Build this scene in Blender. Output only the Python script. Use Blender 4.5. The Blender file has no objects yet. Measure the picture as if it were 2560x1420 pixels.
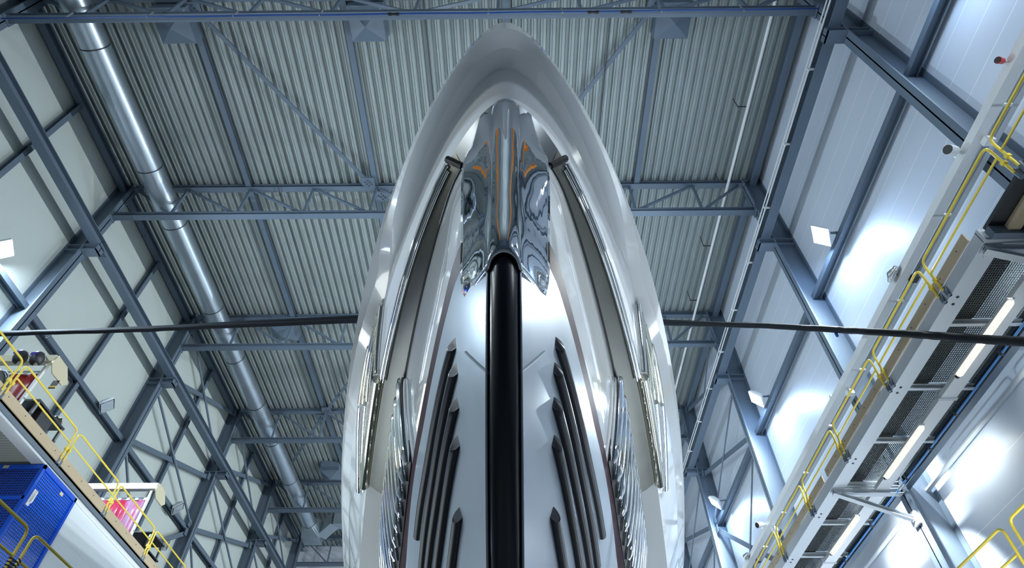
import bpy, bmesh, math, random
from mathutils import Vector, Matrix
from mathutils.bvhtree import BVHTree

random.seed(7)
SC = bpy.context.scene
COL = SC.collection
# drawing unit = 1.5 m, eye level is z = 0 in drawing units and 1.6 m above the floor
S = 1.5
EYE = 1.6
def W(p): return Vector((p[0]*S, p[1]*S, p[2]*S+EYE))

# ------------------------------------------------------------------ camera
cam_d = bpy.data.cameras.new('camera')
cam = bpy.data.objects.new('camera', cam_d)
COL.objects.link(cam)
cam_d.sensor_width = 36.0
cam_d.lens = 1549.32/2560*36.0
cam_d.clip_end = 400
PITCH, YAW, ROLL = 0.851715697, 0.00738932, -0.00223585
cp, sp = math.cos(PITCH), math.sin(PITCH)
Zr = Matrix.Rotation(YAW, 3, 'Z')
fw = Zr @ Vector((0, cp, sp)); up = Zr @ Vector((0, -sp, cp)); ri = Zr @ Vector((1, 0, 0))
c_, s_ = math.cos(ROLL), math.sin(ROLL)
ri, up = c_*ri+s_*up, -s_*ri+c_*up
M3 = Matrix((ri, up, -fw)).transposed()
cam.matrix_world = Matrix.Translation((0, 0, EYE)) @ M3.to_4x4()
SC.camera = cam

# ------------------------------------------------------------------ world, exposure
world = bpy.data.worlds.new('world'); SC.world = world; world.use_nodes = True
bg = world.node_tree.nodes['Background']
bg.inputs[0].default_value = (0.35, 0.5, 0.7, 1); bg.inputs[1].default_value = 0.03
SC.view_settings.view_transform = 'Standard'
SC.view_settings.look = 'None'
SC.view_settings.gamma = 1.0
SC.view_settings.use_curve_mapping = False
SC.view_settings.exposure = 0.05
SC.cycles.max_bounces = 8
SC.cycles.diffuse_bounces = 4
SC.cycles.glossy_bounces = 4
SC.cycles.sample_clamp_indirect = 8.0
SC.cycles.caustics_reflective = False
SC.cycles.caustics_refractive = False

def area_light(name, loc, target, sx, sy, power, color):
    l = bpy.data.lights.new(name, 'AREA'); l.shape = 'RECTANGLE'
    l.size = sx*S; l.size_y = sy*S; l.energy = power; l.color = color
    o = bpy.data.objects.new(name, l); COL.objects.link(o)
    o.location = W(loc)
    o.rotation_euler = (W(target)-W(loc)).to_track_quat('-Z', 'Y').to_euler()
    return o
def spot_light(name, loc, target, power, color, angle=70, blend=.6, radius=.1):
    l = bpy.data.lights.new(name, 'SPOT'); l.energy = power; l.color = color
    l.spot_size = math.radians(angle); l.spot_blend = blend; l.shadow_soft_size = radius
    o = bpy.data.objects.new(name, l); COL.objects.link(o)
    o.location = W(loc)
    o.rotation_euler = (W(target)-W(loc)).to_track_quat('-Z', 'Y').to_euler()
    return o
def point_light(name, loc, power, color, radius=.1):
    l = bpy.data.lights.new(name, 'POINT'); l.energy = power; l.color = color; l.shadow_soft_size = radius
    o = bpy.data.objects.new(name, l); COL.objects.link(o); o.location = W(loc)
    return o
# unseen fill lights, added to brighten hull, roof, cabin and walkways
COOL = (0.80, 0.91, 1.0); BLUE = (0.50, 0.70, 1.0); SKYB = (0.68, 0.85, 1.0); NEUT = (0.93, 1.0, 0.97)
area_light('hull_fill_port', (-8.4, 1.8, 7.5), (-.5, 6.5, 5.6), 2.4, 1.0, 310, NEUT)
area_light('hull_fill_starboard', (6.4, .8, 7.4), (.3, 6.5, 5.4), 2.2, 1.0, 230, COOL)
area_light('roof_fill_port_aft', (-7.8, 15.0, -.6), (-8.5, 15.0, 12.0), 9.0, 1.2, 500, NEUT)
area_light('roof_fill_starboard_aft', (5.7, 14.0, -.6), (6.0, 14.0, 12.0), 9.0, 1.0, 420, COOL)

area_light('roof_reflection_fill', (-.1, -6.5, 12.0), (-.1, -5.5, 17.5), 4.0, 4.0, 1100, COOL)  # unseen, added to brighten the roof mirrored in the stem plate
area_light('hull_side_fill_port', (-8.5, 13.5, 3.0), (-3.6, 12.5, 7.2), 5.0, .8, 260, COOL)
area_light('hull_side_fill_starboard', (7.2, 13.5, 3.0), (3.4, 12.5, 7.2), 5.0, .8, 240, COOL)
area_light('low_fill_port', (-6.8, 7.9, 2.4), (-9.0, 13.5, 4.5), 1.2, .8, 260, NEUT)
area_light('low_fill_starboard', (5.9, 6.3, 1.8), (6.9, 10.5, 6.5), 1.6, .8, 260, NEUT)
# ------------------------------------------------------------------ materials
def principled(name, color, rough=.5, metal=0.0, coat=0.0, spec=.5):
    m = bpy.data.materials.new(name); m.use_nodes = True
    b = m.node_tree.nodes['Principled BSDF']
    b.inputs['Base Color'].default_value = (*color, 1)
    b.inputs['Roughness'].default_value = rough
    b.inputs['Metallic'].default_value = metal
    b.inputs['Coat Weight'].default_value = coat
    b.inputs['Coat Roughness'].default_value = .03
    b.inputs['Specular IOR Level'].default_value = spec
    return m
def N(m, t, **kw):
    n = m.node_tree.nodes.new(t)
    for k, v in kw.items():
        if hasattr(n, k) and k not in n.inputs: setattr(n, k, v)
        else: n.inputs[k].default_value = v
    return n
def LK(m, a, b): m.node_tree.links.new(a, b)
def coords(m, scale=(1, 1, 1)):
    tc = N(m, 'ShaderNodeTexCoord'); mp = N(m, 'ShaderNodeMapping')
    mp.inputs['Scale'].default_value = scale
    LK(m, tc.outputs['Object'], mp.inputs['Vector']); return mp.outputs['Vector']
def noisy(m, color, var=.12, scale=1.5, stretch=(1, 1, 1), bump=0.0, bscale=8.0, bdist=.02, rvar=0.0):
    "blotchy base colour (wear, dust) and optional bump"
    b = m.node_tree.nodes['Principled BSDF']
    v = coords(m, stretch)
    n = N(m, 'ShaderNodeTexNoise', Scale=scale, Detail=5.0); LK(m, v, n.inputs['Vector'])
    mx = N(m, 'ShaderNodeMix', data_type='RGBA')
    mx.inputs[6].default_value = (*[c*(1-var) for c in color], 1)
    mx.inputs[7].default_value = (*[min(1, c*(1+var)) for c in color], 1)
    LK(m, n.outputs['Fac'], mx.inputs[0]); LK(m, mx.outputs[2], b.inputs['Base Color'])
    if rvar:
        mr = N(m, 'ShaderNodeMapRange'); r = b.inputs['Roughness'].default_value
        mr.inputs['To Min'].default_value = max(0, r-rvar); mr.inputs['To Max'].default_value = r+rvar
        LK(m, n.outputs['Fac'], mr.inputs['Value']); LK(m, mr.outputs[0], b.inputs['Roughness'])
    if bump:
        n2 = N(m, 'ShaderNodeTexNoise', Scale=bscale, Detail=2.0); LK(m, v, n2.inputs['Vector'])
        bp = N(m, 'ShaderNodeBump', Strength=bump, Distance=bdist)
        LK(m, n2.outputs['Fac'], bp.inputs['Height']); LK(m, bp.outputs[0], b.inputs['Normal'])
    return m
def grooves(m, axis, pitch, width, depth=.01, line_color=None, strength=1.0):
    "straight joints every pitch metres along one object axis: real grooves as bump, joint strip colour optional"
    b = m.node_tree.nodes['Principled BSDF']
    tc = N(m, 'ShaderNodeTexCoord'); sx = N(m, 'ShaderNodeSeparateXYZ'); LK(m, tc.outputs['Object'], sx.inputs[0])
    dv = N(m, 'ShaderNodeMath', operation='DIVIDE'); LK(m, sx.outputs[axis], dv.inputs[0]); dv.inputs[1].default_value = pitch
    fr = N(m, 'ShaderNodeMath', operation='FRACT'); LK(m, dv.outputs[0], fr.inputs[0])
    lt = N(m, 'ShaderNodeMath', operation='LESS_THAN'); LK(m, fr.outputs[0], lt.inputs[0]); lt.inputs[1].default_value = width/pitch
    bp = N(m, 'ShaderNodeBump', Strength=strength, Distance=depth); bp.invert = True
    LK(m, lt.outputs[0], bp.inputs['Height'])
    old = b.inputs['Normal'].links[0].from_socket if b.inputs['Normal'].links else None
    if old: LK(m, old, bp.inputs['Normal'])
    LK(m, bp.outputs[0], b.inputs['Normal'])
    if line_color:
        src = b.inputs['Base Color'].links[0].from_socket if b.inputs['Base Color'].links else None
        mx = N(m, 'ShaderNodeMix', data_type='RGBA'); LK(m, lt.outputs[0], mx.inputs[0])
        if src: LK(m, src, mx.inputs[6])
        else: mx.inputs[6].default_value = b.inputs['Base Color'].default_value
        mx.inputs[7].default_value = (*line_color, 1); LK(m, mx.outputs[2], b.inputs['Base Color'])
    return m
def emitter(name, color, strength):
    m = bpy.data.materials.new(name); m.use_nodes = True; nt = m.node_tree
    nt.nodes.remove(nt.nodes['Principled BSDF'])
    e = nt.nodes.new('ShaderNodeEmission'); e.inputs[0].default_value = (*color, 1); e.inputs[1].default_value = strength
    nt.links.new(e.outputs[0], nt.nodes['Material Output'].inputs[0]); return m
MT = {}
MT['steel'] = noisy(principled('blue_grey_steel_paint', (.112, .152, .205), .45), (.112, .152, .205), .10, .8)
MT['steel_light'] = noisy(principled('pale_steel_paint', (.55, .60, .65), .4), (.55, .60, .65), .08, 1.2)
MT['panel_left'] = grooves(noisy(principled('left_wall_panel', (.52, .58, .57), .5), (.52, .58, .57), .05, .4), 1, .10, .035, .004)
MT['panel_right'] = grooves(noisy(principled('right_wall_panel', (.58, .64, .74), .42), (.58, .64, .74), .07, .35), 2, .87, .022, .012, (.85, .88, .92))
MT['deck'] = noisy(principled('galvanised_roof_sheet', (.31, .355, .36), .45, .25), (.31, .355, .36), .16, 2.0, (1, .25, 1))
MT['galv'] = noisy(principled('galvanised_duct', (.44, .51, .58), .33, .85), (.44, .51, .58), .12, 1.2, rvar=.06)
grooves(MT['galv'], 1, .16, .03, .006, None, .6)
MT['galv_flat'] = noisy(principled('galvanised_sheet', (.45, .52, .58), .38, .8), (.45, .52, .58), .12, 1.5)
MT['hull'] = noisy(principled('white_hull_gloss', (.80, .83, .86), .12, 0, 1.0), (.80, .83, .86), .02, .5)
MT['bottom'] = noisy(principled('grey_primer_bottom', (.36, .42, .49), .33, .25), (.36, .42, .49), .14, .9, (1, 1, 1), .10, 2.2, .02, .05)
MT['stembar'] = noisy(principled('stem_bar_dark_reflection', (.006, .008, .014), .28), (.006, .008, .014), .3, 2.0, (1, 1, 1), .12, 6.0, .01)  # black colour stands in for the dark surroundings mirrored in the bar
MT['strake'] = noisy(principled('black_strake_paint', (.010, .014, .024), .36), (.010, .014, .024), .3, 3.0, (1, 1, 1), .08, 9.0, .01)
MT['boot'] = principled('maroon_boot_stripe', (.035, .006, .015), .5, 0, 0, .15)
MT['chrome'] = noisy(principled('polished_stainless', (.78, .80, .82), .04, 1.0), (.78, .80, .82), .03, 1.0)
MT['stem_chrome'] = noisy(principled('polished_stem_plate', (.72, .76, .82), .035, 1.0), (.72, .76, .82), .03, 1.0, (3.2, 1.5, .55), .22, 1.7, .05)
MT['band'] = noisy(principled('brushed_stainless_band', (.19, .19, .17), .36, .9), (.19, .19, .17), .14, 1.3, (1, 1, 1), .12, 3.0, .02, .07)
MT['grey_paint'] = principled('pale_grey_hull_paint', (.45, .47, .47), .4)
MT['shoulder_shade'] = principled('shade_tone_shoulder', (.16, .17, .18), .3, 1.0)  # dark metal tone paints in the hull's shade beside the stem plate
MT['gold_tube'] = principled('warm_stainless_tube', (.80, .78, .66), .07, 1.0)
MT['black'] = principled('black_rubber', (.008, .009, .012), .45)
MT['cable'] = principled('black_cable_sheath', (.008, .011, .016), .7, spec=.2)
MT['yellow'] = noisy(principled('yellow_rail_paint', (.85, .66, .08), .32), (.85, .66, .08), .08, 6.0)
MT['wood'] = noisy(principled('toe_board_timber', (.50, .40, .27), .6), (.50, .40, .27), .18, 2.0, (1, .15, 1))
MT['white'] = principled('white_enamel', (.78, .80, .82), .35)
MT['cabin'] = grooves(noisy(principled('white_cabin_panel', (.70, .77, .83), .35), (.70, .77, .83), .03, .5), 2, 1.05, .015, .01)
MT['dark'] = principled('dark_grey_metal', (.03, .035, .045), .45)
MT['mid'] = principled('mid_grey_metal', (.22, .25, .28), .4, .3)
MT['grating'] = principled('galvanised_grating', (.16, .19, .20), .45, .4)
MT['blue_hose'] = principled('blue_hose_plastic', (.008, .05, .22), .4)
MT['blue_pipe'] = principled('blue_pipe_paint', (.10, .32, .75), .35)
MT['red'] = principled('red_lamp_plastic', (.65, .05, .05), .3)
MT['beige'] = principled('beige_sheet_metal', (.60, .55, .40), .5)
MT['corrugated'] = principled('pale_corrugated_sheet', (.50, .53, .50), .4, .3)
MT['concrete'] = noisy(principled('grey_floor_concrete', (.13, .14, .15), .4), (.13, .14, .15), .15, .5)
MT['dark_wall'] = noisy(principled('shaded_end_wall', (.10, .13, .18), .6), (.10, .13, .18), .2, .3)
MT['flood'] = emitter('lit_flood_glass', (.85, .93, 1.0), 60.0)
MT['tube_glow'] = emitter('lit_fluorescent_diffuser', (1.0, .97, .80), 1.15)
MT['glass'] = principled('lamp_front_glass', (.55, .62, .68), .1, .4)
MT['visor'] = principled('violet_welding_visor', (.05, .02, .35), .08, .3, 1.0)
MT['orange'] = principled('orange_crane_paint', (.75, .25, .03), .45)
def curtain_mat(name, a, b):
    m = principled(name, a, .35); v = coords(m, (2.2, 2.2, .7))
    n = N(m, 'ShaderNodeTexNoise', Scale=1.1, Detail=3.0); LK(m, v, n.inputs['Vector'])
    rp = N(m, 'ShaderNodeValToRGB'); rp.color_ramp.elements[0].position = .42; rp.color_ramp.elements[1].position = .58
    rp.color_ramp.elements[0].color = (*a, 1); rp.color_ramp.elements[1].color = (*b, 1)
    LK(m, n.outputs['Fac'], rp.inputs[0]); LK(m, rp.outputs[0], m.node_tree.nodes['Principled BSDF'].inputs['Base Color']); return m
MT['curtain_red'] = curtain_mat('red_welding_curtain', (.20, .008, .012), (.33, .02, .02))
MT['curtain_pink'] = curtain_mat('pink_red_welding_curtain', (.55, .03, .10), (.55, .30, .50))
def perforated(name, color, ax1, ax2, pitch, r):
    m = principled(name, color, .22, 0, .6); b = m.node_tree.nodes['Principled BSDF']
    tc = N(m, 'ShaderNodeTexCoord'); sx = N(m, 'ShaderNodeSeparateXYZ'); LK(m, tc.outputs['Object'], sx.inputs[0])
    ds = []
    for ax in (ax1, ax2):
        d = N(m, 'ShaderNodeMath', operation='DIVIDE'); LK(m, sx.outputs[ax], d.inputs[0]); d.inputs[1].default_value = pitch
        f = N(m, 'ShaderNodeMath', operation='FRACT'); LK(m, d.outputs[0], f.inputs[0])
        s = N(m, 'ShaderNodeMath', operation='SUBTRACT'); LK(m, f.outputs[0], s.inputs[0]); s.inputs[1].default_value = .5
        q = N(m, 'ShaderNodeMath', operation='MULTIPLY'); LK(m, s.outputs[0], q.inputs[0]); LK(m, s.outputs[0], q.inputs[1]); ds.append(q)
    a = N(m, 'ShaderNodeMath', operation='ADD'); LK(m, ds[0].outputs[0], a.inputs[0]); LK(m, ds[1].outputs[0], a.inputs[1])
    lt = N(m, 'ShaderNodeMath', operation='LESS_THAN'); LK(m, a.outputs[0], lt.inputs[0]); lt.inputs[1].default_value = r*r
    n = N(m, 'ShaderNodeTexNoise', Scale=1.6, Detail=6.0); LK(m, tc.outputs['Object'], n.inputs['Vector'])
    gt = N(m, 'ShaderNodeMath', operation='GREATER_THAN'); LK(m, n.outputs['Fac'], gt.inputs[0]); gt.inputs[1].default_value = .70
    m1 = N(m, 'ShaderNodeMix', data_type='RGBA'); LK(m, gt.outputs[0], m1.inputs[0])
    m1.inputs[6].default_value = (*color, 1); m1.inputs[7].default_value = (.55, .68, .80, 1)
    m2 = N(m, 'ShaderNodeMix', data_type='RGBA'); LK(m, lt.outputs[0], m2.inputs[0]); LK(m, m1.outputs[2], m2.inputs[6])
    m2.inputs[7].default_value = (.002, .004, .012, 1); LK(m, m2.outputs[2], b.inputs['Base Color']); return m
MT['perf_x'] = perforated('blue_perforated_side', (.006, .11, .75), 1, 2, .075, .30)
MT['perf_y'] = perforated('blue_perforated_front', (.005, .05, .42), 0, 2, .075, .30)
MT['blue_frame'] = principled('blue_frame_paint', (.01, .09, .62), .3)

# ------------------------------------------------------------------ mesh builder (drawing units)
class MB:
    def __init__(s): s.v = []; s.f = []
    def add(s, vs, fs):
        o = len(s.v); s.v += [tuple(p) for p in vs]; s.f += [tuple(i+o for i in f) for f in fs]; return s
    def box(s, x0, x1, y0, y1, z0, z1):
        vs = [(x, y, z) for x in (x0, x1) for y in (y0, y1) for z in (z0, z1)]
        return s.add(vs, [(0, 1, 3, 2), (4, 6, 7, 5), (0, 4, 5, 1), (2, 3, 7, 6), (0, 2, 6, 4), (1, 5, 7, 3)])
    def prism(s, p0, p1, prof, upv=(0, 0, 1)):
        "sweep a closed 2D profile (side, up) from p0 to p1"
        a, b = Vector(p0), Vector(p1); d = (b-a).normalized(); u = Vector(upv)
        if abs(d.dot(u)) > .99: u = Vector((1, 0, 0))
        sd = d.cross(u).normalized(); u = sd.cross(d).normalized(); n = len(prof)
        vs = [a+sd*q[0]+u*q[1] for q in prof]+[b+sd*q[0]+u*q[1] for q in prof]
        return s.add(vs, [(i, (i+1) % n, n+(i+1) % n, n+i) for i in range(n)]+[tuple(range(n))[::-1], tuple(range(n, 2*n))])
    def bar(s, p0, p1, w, h, upv=(0, 0, 1)):
        return s.prism(p0, p1, [(-w/2, -h/2), (w/2, -h/2), (w/2, h/2), (-w/2, h/2)], upv)
    def hbeam(s, p0, p1, w, h, t=.03, upv=(0, 0, 1)):
        "I/H section: two flanges of width w, height h, web"
        a, b, k = w/2, h/2, t/2
        return s.prism(p0, p1, [(-a, -b), (a, -b), (a, -b+t), (k, -b+t), (k, b-t), (a, b-t), (a, b), (-a, b), (-a, b-t), (-k, b-t), (-k, -b+t), (-a, -b+t)], upv)
    def channel(s, p0, p1, w, h, t=.025, upv=(0, 0, 1), flip=1):
        "C section, web on the -side (flip) and flanges to the other"
        a, b = w/2, h/2
        pr = [(-a, -b), (a, -b), (a, -b+t), (-a+t, -b+t), (-a+t, b-t), (a, b-t), (a, b), (-a, b)]
        return s.prism(p0, p1, [(x*flip, y) for x, y in (pr if flip > 0 else pr[::-1])], upv)
    def tube(s, pts, r, n=10, cap=True):
        pts = [Vector(p) for p in pts]; m = len(pts); rr = r if isinstance(r, (list, tuple)) else [r]*m
        d0 = (pts[1]-pts[0]).normalized(); u = Vector((0, 0, 1)) if abs(d0.z) < .9 else Vector((1, 0, 0))
        sd = d0.cross(u).normalized(); vs = []
        for i, p in enumerate(pts):
            d = (pts[min(i+1, m-1)]-pts[max(i-1, 0)]).normalized()
            sd = (sd-d*sd.dot(d)).normalized(); uu = d.cross(sd)
            vs += [p+(sd*math.cos(2*math.pi*k/n)+uu*math.sin(2*math.pi*k/n))*rr[i] for k in range(n)]
        fs = [(i*n+k, i*n+(k+1) % n, (i+1)*n+(k+1) % n, (i+1)*n+k) for i in range(m-1) for k in range(n)]
        if cap: fs += [tuple(range(n))[::-1], tuple(range((m-1)*n, m*n))]
        return s.add(vs, fs)
    def disc_cyl(s, c, axis, r, l, n=20):
        a = Vector(axis).normalized(); c = Vector(c); return s.tube([c, c+a*l], r, n)
    def rows(s, rows, flip=False):
        n = len(rows[0]); vs = [p for r in rows for p in r]
        fs = [(i*n+j, i*n+j+1, (i+1)*n+j+1, (i+1)*n+j) for i in range(len(rows)-1) for j in range(n-1)]
        return s.add(vs, [f[::-1] for f in fs] if flip else fs)
def bent(pts, r, seg=6):
    "polyline with rounded corners"
    P = [Vector(p) for p in pts]; out = [P[0]]
    for a, b, c in zip(P, P[1:], P[2:]):
        d1, d2 = (a-b).normalized(), (c-b).normalized(); q = min(r, (a-b).length*.49, (c-b).length*.49)
        p0, p2 = b+d1*q, b+d2*q
        for k in range(seg+1):
            t = k/seg; out.append(p0*(1-t)**2+b*2*t*(1-t)+p2*t*t)
    return out+[P[-1]]

def setp(o, label=None, cat=None, group=None, kind=None):
    if label: o['label'] = label
    if cat: o['category'] = cat
    if group: o['group'] = group
    if kind: o['kind'] = kind
    return o
ORIG = {}
def thing(name, base, label, cat, group=None):
    "an Empty at the thing's base"
    o = bpy.data.objects.new(name, None); COL.objects.link(o); o.location = W(base); o.empty_display_size = .3
    ORIG[o.name] = W(base)
    return setp(o, label, cat, group)
def obj(name, mb, mat, parent=None, smooth=False, bevel=0.0, merge=False, angle=40):
    ws = [W(p) for p in mb.v]
    lo = Vector([min(p[i] for p in ws) for i in range(3)]); hi = Vector([max(p[i] for p in ws) for i in range(3)])
    org = Vector(((lo.x+hi.x)/2, (lo.y+hi.y)/2, lo.z))
    me = bpy.data.meshes.new(name); me.from_pydata([p-org for p in ws], [], mb.f)
    bm = bmesh.new(); bm.from_mesh(me)
    if merge: bmesh.ops.remove_doubles(bm, verts=bm.verts, dist=.0008)
    bmesh.ops.recalc_face_normals(bm, faces=bm.faces); bm.to_mesh(me); bm.free()
    me.materials.append(MT[mat] if isinstance(mat, str) else mat)
    if smooth:
        me.polygons.foreach_set('use_smooth', [True]*len(me.polygons))
        try: me.set_sharp_from_angle(angle=math.radians(angle))
        except Exception: pass
    o = bpy.data.objects.new(name, me); COL.objects.link(o)
    if parent:
        o.parent = parent; o.location = org-ORIG[parent.name]
    else: o.location = org
    ORIG[o.name] = org
    if bevel:
        md = o.modifiers.new('bevel', 'BEVEL'); md.width = bevel*S; md.segments = 2; md.limit_method = 'ANGLE'
    return o
def struct(name, mb, mat, **k): return setp(obj(name, mb, mat, **k), kind='structure')
def copy_tree(o, parent=None):
    c = o.copy(); COL.objects.link(c); c.parent = parent
    for ch in list(o.children): copy_tree(ch, c)
    return c
def dup(o, off, label=None, group=None):
    c = copy_tree(o); c.location = o.location+Vector((off[0]*S, off[1]*S, off[2]*S))
    if label: c['label'] = label
    if group: c['group'] = group
    return c
ORD = ['first', 'second', 'third', 'fourth', 'fifth', 'sixth', 'seventh', 'eighth', 'ninth', 'tenth']
# ---- yacht hull lines: (y aft from camera, half breadth), one list per longitudinal line
HULL_X = -0.10
LINES = {
 'S': [(2.653, 0.0), (2.74, 0.228), (2.999, 0.499), (3.423, 0.828), (4.022, 1.199), (4.799, 1.598), (5.754, 2.014), (6.881, 2.436), (8.193, 2.856), (9.694, 3.27), (11.388, 3.673), (13.271, 4.061), (15.359, 4.436), (17.659, 4.801), (20.5, 5.023), (24, 5.22), (34, 5.22)],
 'E': [(2.605, 0.0), (2.635, 0.154), (2.735, 0.31), (2.904, 0.472), (3.134, 0.652), (3.435, 0.851), (3.808, 1.066), (4.245, 1.288), (4.757, 1.51), (5.336, 1.716), (5.993, 1.888), (6.73, 2.008), (7.5, 2.25), (8.5, 2.62), (10, 3.08), (12, 3.57), (15, 4.13), (20.5, 4.93), (24, 5.15), (34, 5.2)],
 'C': [(3.188, 0.0), (3.22, 0.128), (3.31, 0.276), (3.46, 0.434), (3.669, 0.603), (3.937, 0.779), (4.273, 0.959), (4.655, 1.148), (5.102, 1.344), (5.593, 1.551), (6.146, 1.772), (6.75, 2.003), (7.5, 2.245), (8.5, 2.615), (10, 3.075), (12, 3.565), (15, 4.125), (20.5, 4.925), (24, 5.145), (34, 5.195)],
 'I': [(3.38,0),(3.48,.216),(3.76,.478),(4.23,.779),(4.89,1.105),(5.74,1.448),(6.78,1.798),(8.0,2.153),(9.42,2.513),(11.02,2.879),(12.81,3.259),(14.79,3.662),(17.5,4.15),(21,4.7),(25,4.95),(34,5.0)],
 'B': [(3.50,0),(3.62,.17),(3.8,.33),(4.09,.51),(4.43,.70),(4.84,.857),(5.43,1.049),(6.18,1.273),(7.1,1.524),(8.19,1.797),(9.45,2.086),(10.87,2.386),(12.46,2.694),(14.22,3.003),(17,3.5),(21,4.3),(25,4.75),(34,4.85)],
 'W': [(3.52,0),(3.64,.17),(3.8,.31),(4.03,.465),(4.32,.577),(4.83,.714),(5.59,.901),(6.6,1.136),(7.21,1.27),(7.87,1.41),(9,1.62),(11,1.98),(14,2.55),(18,3.3),(23,4.1),(28,4.5),(34,4.5)],
 'L': [(3.53,0),(3.66,.16),(3.88,.31),(4.23,.470),(4.45,.555),(4.73,.635),(5.12,.739),(5.63,.862),(6.25,1.004),(6.98,1.16),(7.82,1.345),(8.77,1.525),(9.84,1.70),(11.02,1.88),(14,2.42),(18,3.17),(23,4.0),(28,4.4),(34,4.4)],
}
LINE_Z = {
 'S': lambda y: 8.02-.008*(y-3),
 'E': lambda y: 7.66+.27*max(0, min(1, (y-2.6)/4.06))**.9 if y < 6.73 else 7.93-.045*(y-6.73),
 'C': lambda y: 8.20-.28*max(0, min(1, (y-3.19)/3.54)) if y < 6.75 else 7.92-.045*(y-6.75),
 'I': lambda y: 7.36-.065*(y-3.4),
 'B': lambda y: 7.12-.075*(y-4.2),
 'W': lambda y: 5.29-.02*(y-4),
 'L': lambda y: 5.10-.02*(y-4),
}
def cubic(xs, ys, x):
    "monotone-ish cubic (Hermite) interpolation"
    n = len(xs)
    if x <= xs[0]: return ys[0]
    if x >= xs[-1]: return ys[-1]
    i = 0
    while xs[i+1] < x: i += 1
    def m(k):
        if k == 0: return (ys[1]-ys[0])/(xs[1]-xs[0])
        if k == n-1: return (ys[-1]-ys[-2])/(xs[-1]-xs[-2])
        a = (ys[k]-ys[k-1])/(xs[k]-xs[k-1]); b = (ys[k+1]-ys[k])/(xs[k+1]-xs[k])
        ha, hb = xs[k]-xs[k-1], xs[k+1]-xs[k]
        return (a*hb+b*ha)/(ha+hb)
    h = xs[i+1]-xs[i]; t = (x-xs[i])/h
    return ((2*t**3-3*t*t+1)*ys[i]+(t**3-2*t*t+t)*h*m(i)+(-2*t**3+3*t*t)*ys[i+1]+(t**3-t*t)*h*m(i+1))
def line_half(k, y):
    L = LINES[k]; y0 = L[0][0]
    return cubic([max(p[0]-y0, 0)**.5 for p in L], [p[1] for p in L], max(y-y0, 0)**.5)
def line_pt(k, u, y1=34.0):
    "point (half, y, z) at u in 0..1 along line k"
    y0 = LINES[k][0][0]; y = y0+(y1-y0)*u*u
    return (line_half(k, y), y, LINE_Z[k](y))
KEEL = [(3.5,3.48,5.1),(3.75,3.49,4.7),(4.23,3.56,4.25),(4.7,3.75,3.85),(5.6,4.3,3.05),(7,5.4,2.15),(9,7.5,1.1),(11,10,.3),(14,13.5,-.15),(20,20,-.3),(34,34,-.3)]
def keel_pt(u, half=.14):
    y0 = 3.5; yl = y0+(34-y0)*u*u
    xs = [(k[0]-y0)**.5 for k in KEEL]; x = (yl-y0)**.5
    return (half, cubic(xs, [k[1] for k in KEEL], x)+.10*half/.14, cubic(xs, [k[2] for k in KEEL], x))
STEM = [(7.5,3.40),(7.36,3.41),(6.5,3.47),(5.25,3.49),(4.39,3.5),(4.0,3.65),(3.55,3.97),(2.8,4.5),(2.3,5.12)]
def stem_y(z):
    S = sorted(STEM); return cubic([s[0] for s in S], [s[1] for s in S], z)
FLANK = [(.325,3.58,7.34),(.43,3.80,7.02),(.5,3.81,6.73),(.505,3.75,6.22),(.5,3.88,5.84),(.48,4.04,5.34),(.44,4.02,4.65),(.39,4.28,4.58)]
def lerp3(a, b, t): return tuple(a[i]+(b[i]-a[i])*t for i in range(3))
def strip_rows(ka, kb, us, n=1, bulge=0.0):
    "rows of points between two hull lines (half,y,z); bulge pushes the middle outwards"
    rows = []
    for u in us:
        a = keel_pt(u) if ka == 'R' else line_pt(ka, u)
        b = keel_pt(u) if kb == 'R' else line_pt(kb, u)
        r = []
        for j in range(n+1):
            t = j/n; p = lerp3(a, b, t)
            L = ((a[0]-b[0])**2+(a[2]-b[2])**2)**.5
            nx, nz = (a[2]-b[2])/max(L, 1e-6), -(a[0]-b[0])/max(L, 1e-6)
            s = bulge*L*4*t*(1-t)*min(1, u*8)
            r.append((p[0]+nx*s, p[1], p[2]+nz*s))
        rows.append(r)
    return rows
def flare_rows(us, n=6):
    "section E, C, I: flat underside E-C, tight fillet at C, steep side C-I"
    rows = []
    for u in us:
        E_, C_, I_ = line_pt('E', u), line_pt('C', u), line_pt('I', u)
        r = [lerp3(E_, C_, j/n*.86) for j in range(n)]
        a, b = lerp3(E_, C_, .86), lerp3(C_, I_, .18)
        for j in range(7):
            t = j/6; r.append(tuple(a[i]*(1-t)**2+C_[i]*2*t*(1-t)+b[i]*t*t for i in range(3)))
        r += [lerp3(b, I_, j/n) for j in range(1, n+1)]
        rows.append(r)
    return rows
HULL_US = [i/70 for i in range(71)]

# ================================================================== the hall
FLOOR = -EYE/S
YT = [5.11+6.02*k for k in range(6)]            # truss and column lines
XL, XR = -13.15, 8.15                            # wall faces
CL, CR = -12.64, 7.55                            # column faces
Y0, Y1 = -13.0, 36.6
struct('floor', MB().box(XL-.2, XR+.2, Y0, Y1, FLOOR-.3, FLOOR), 'concrete')
struct('wall_left', MB().box(XL-.25, XL, Y0, Y1, FLOOR, 18.2), 'panel_left')
struct('wall_right', MB().box(XR, XR+.25, Y0, Y1, FLOOR, 18.2), 'panel_right')
struct('wall_back', MB().box(XL, XR, Y1, Y1+.25, FLOOR, 18.2), 'panel_right')
struct('wall_front', MB().box(XL, XR, Y0-.25, Y0, FLOOR, 18.2), 'dark_wall')
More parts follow.
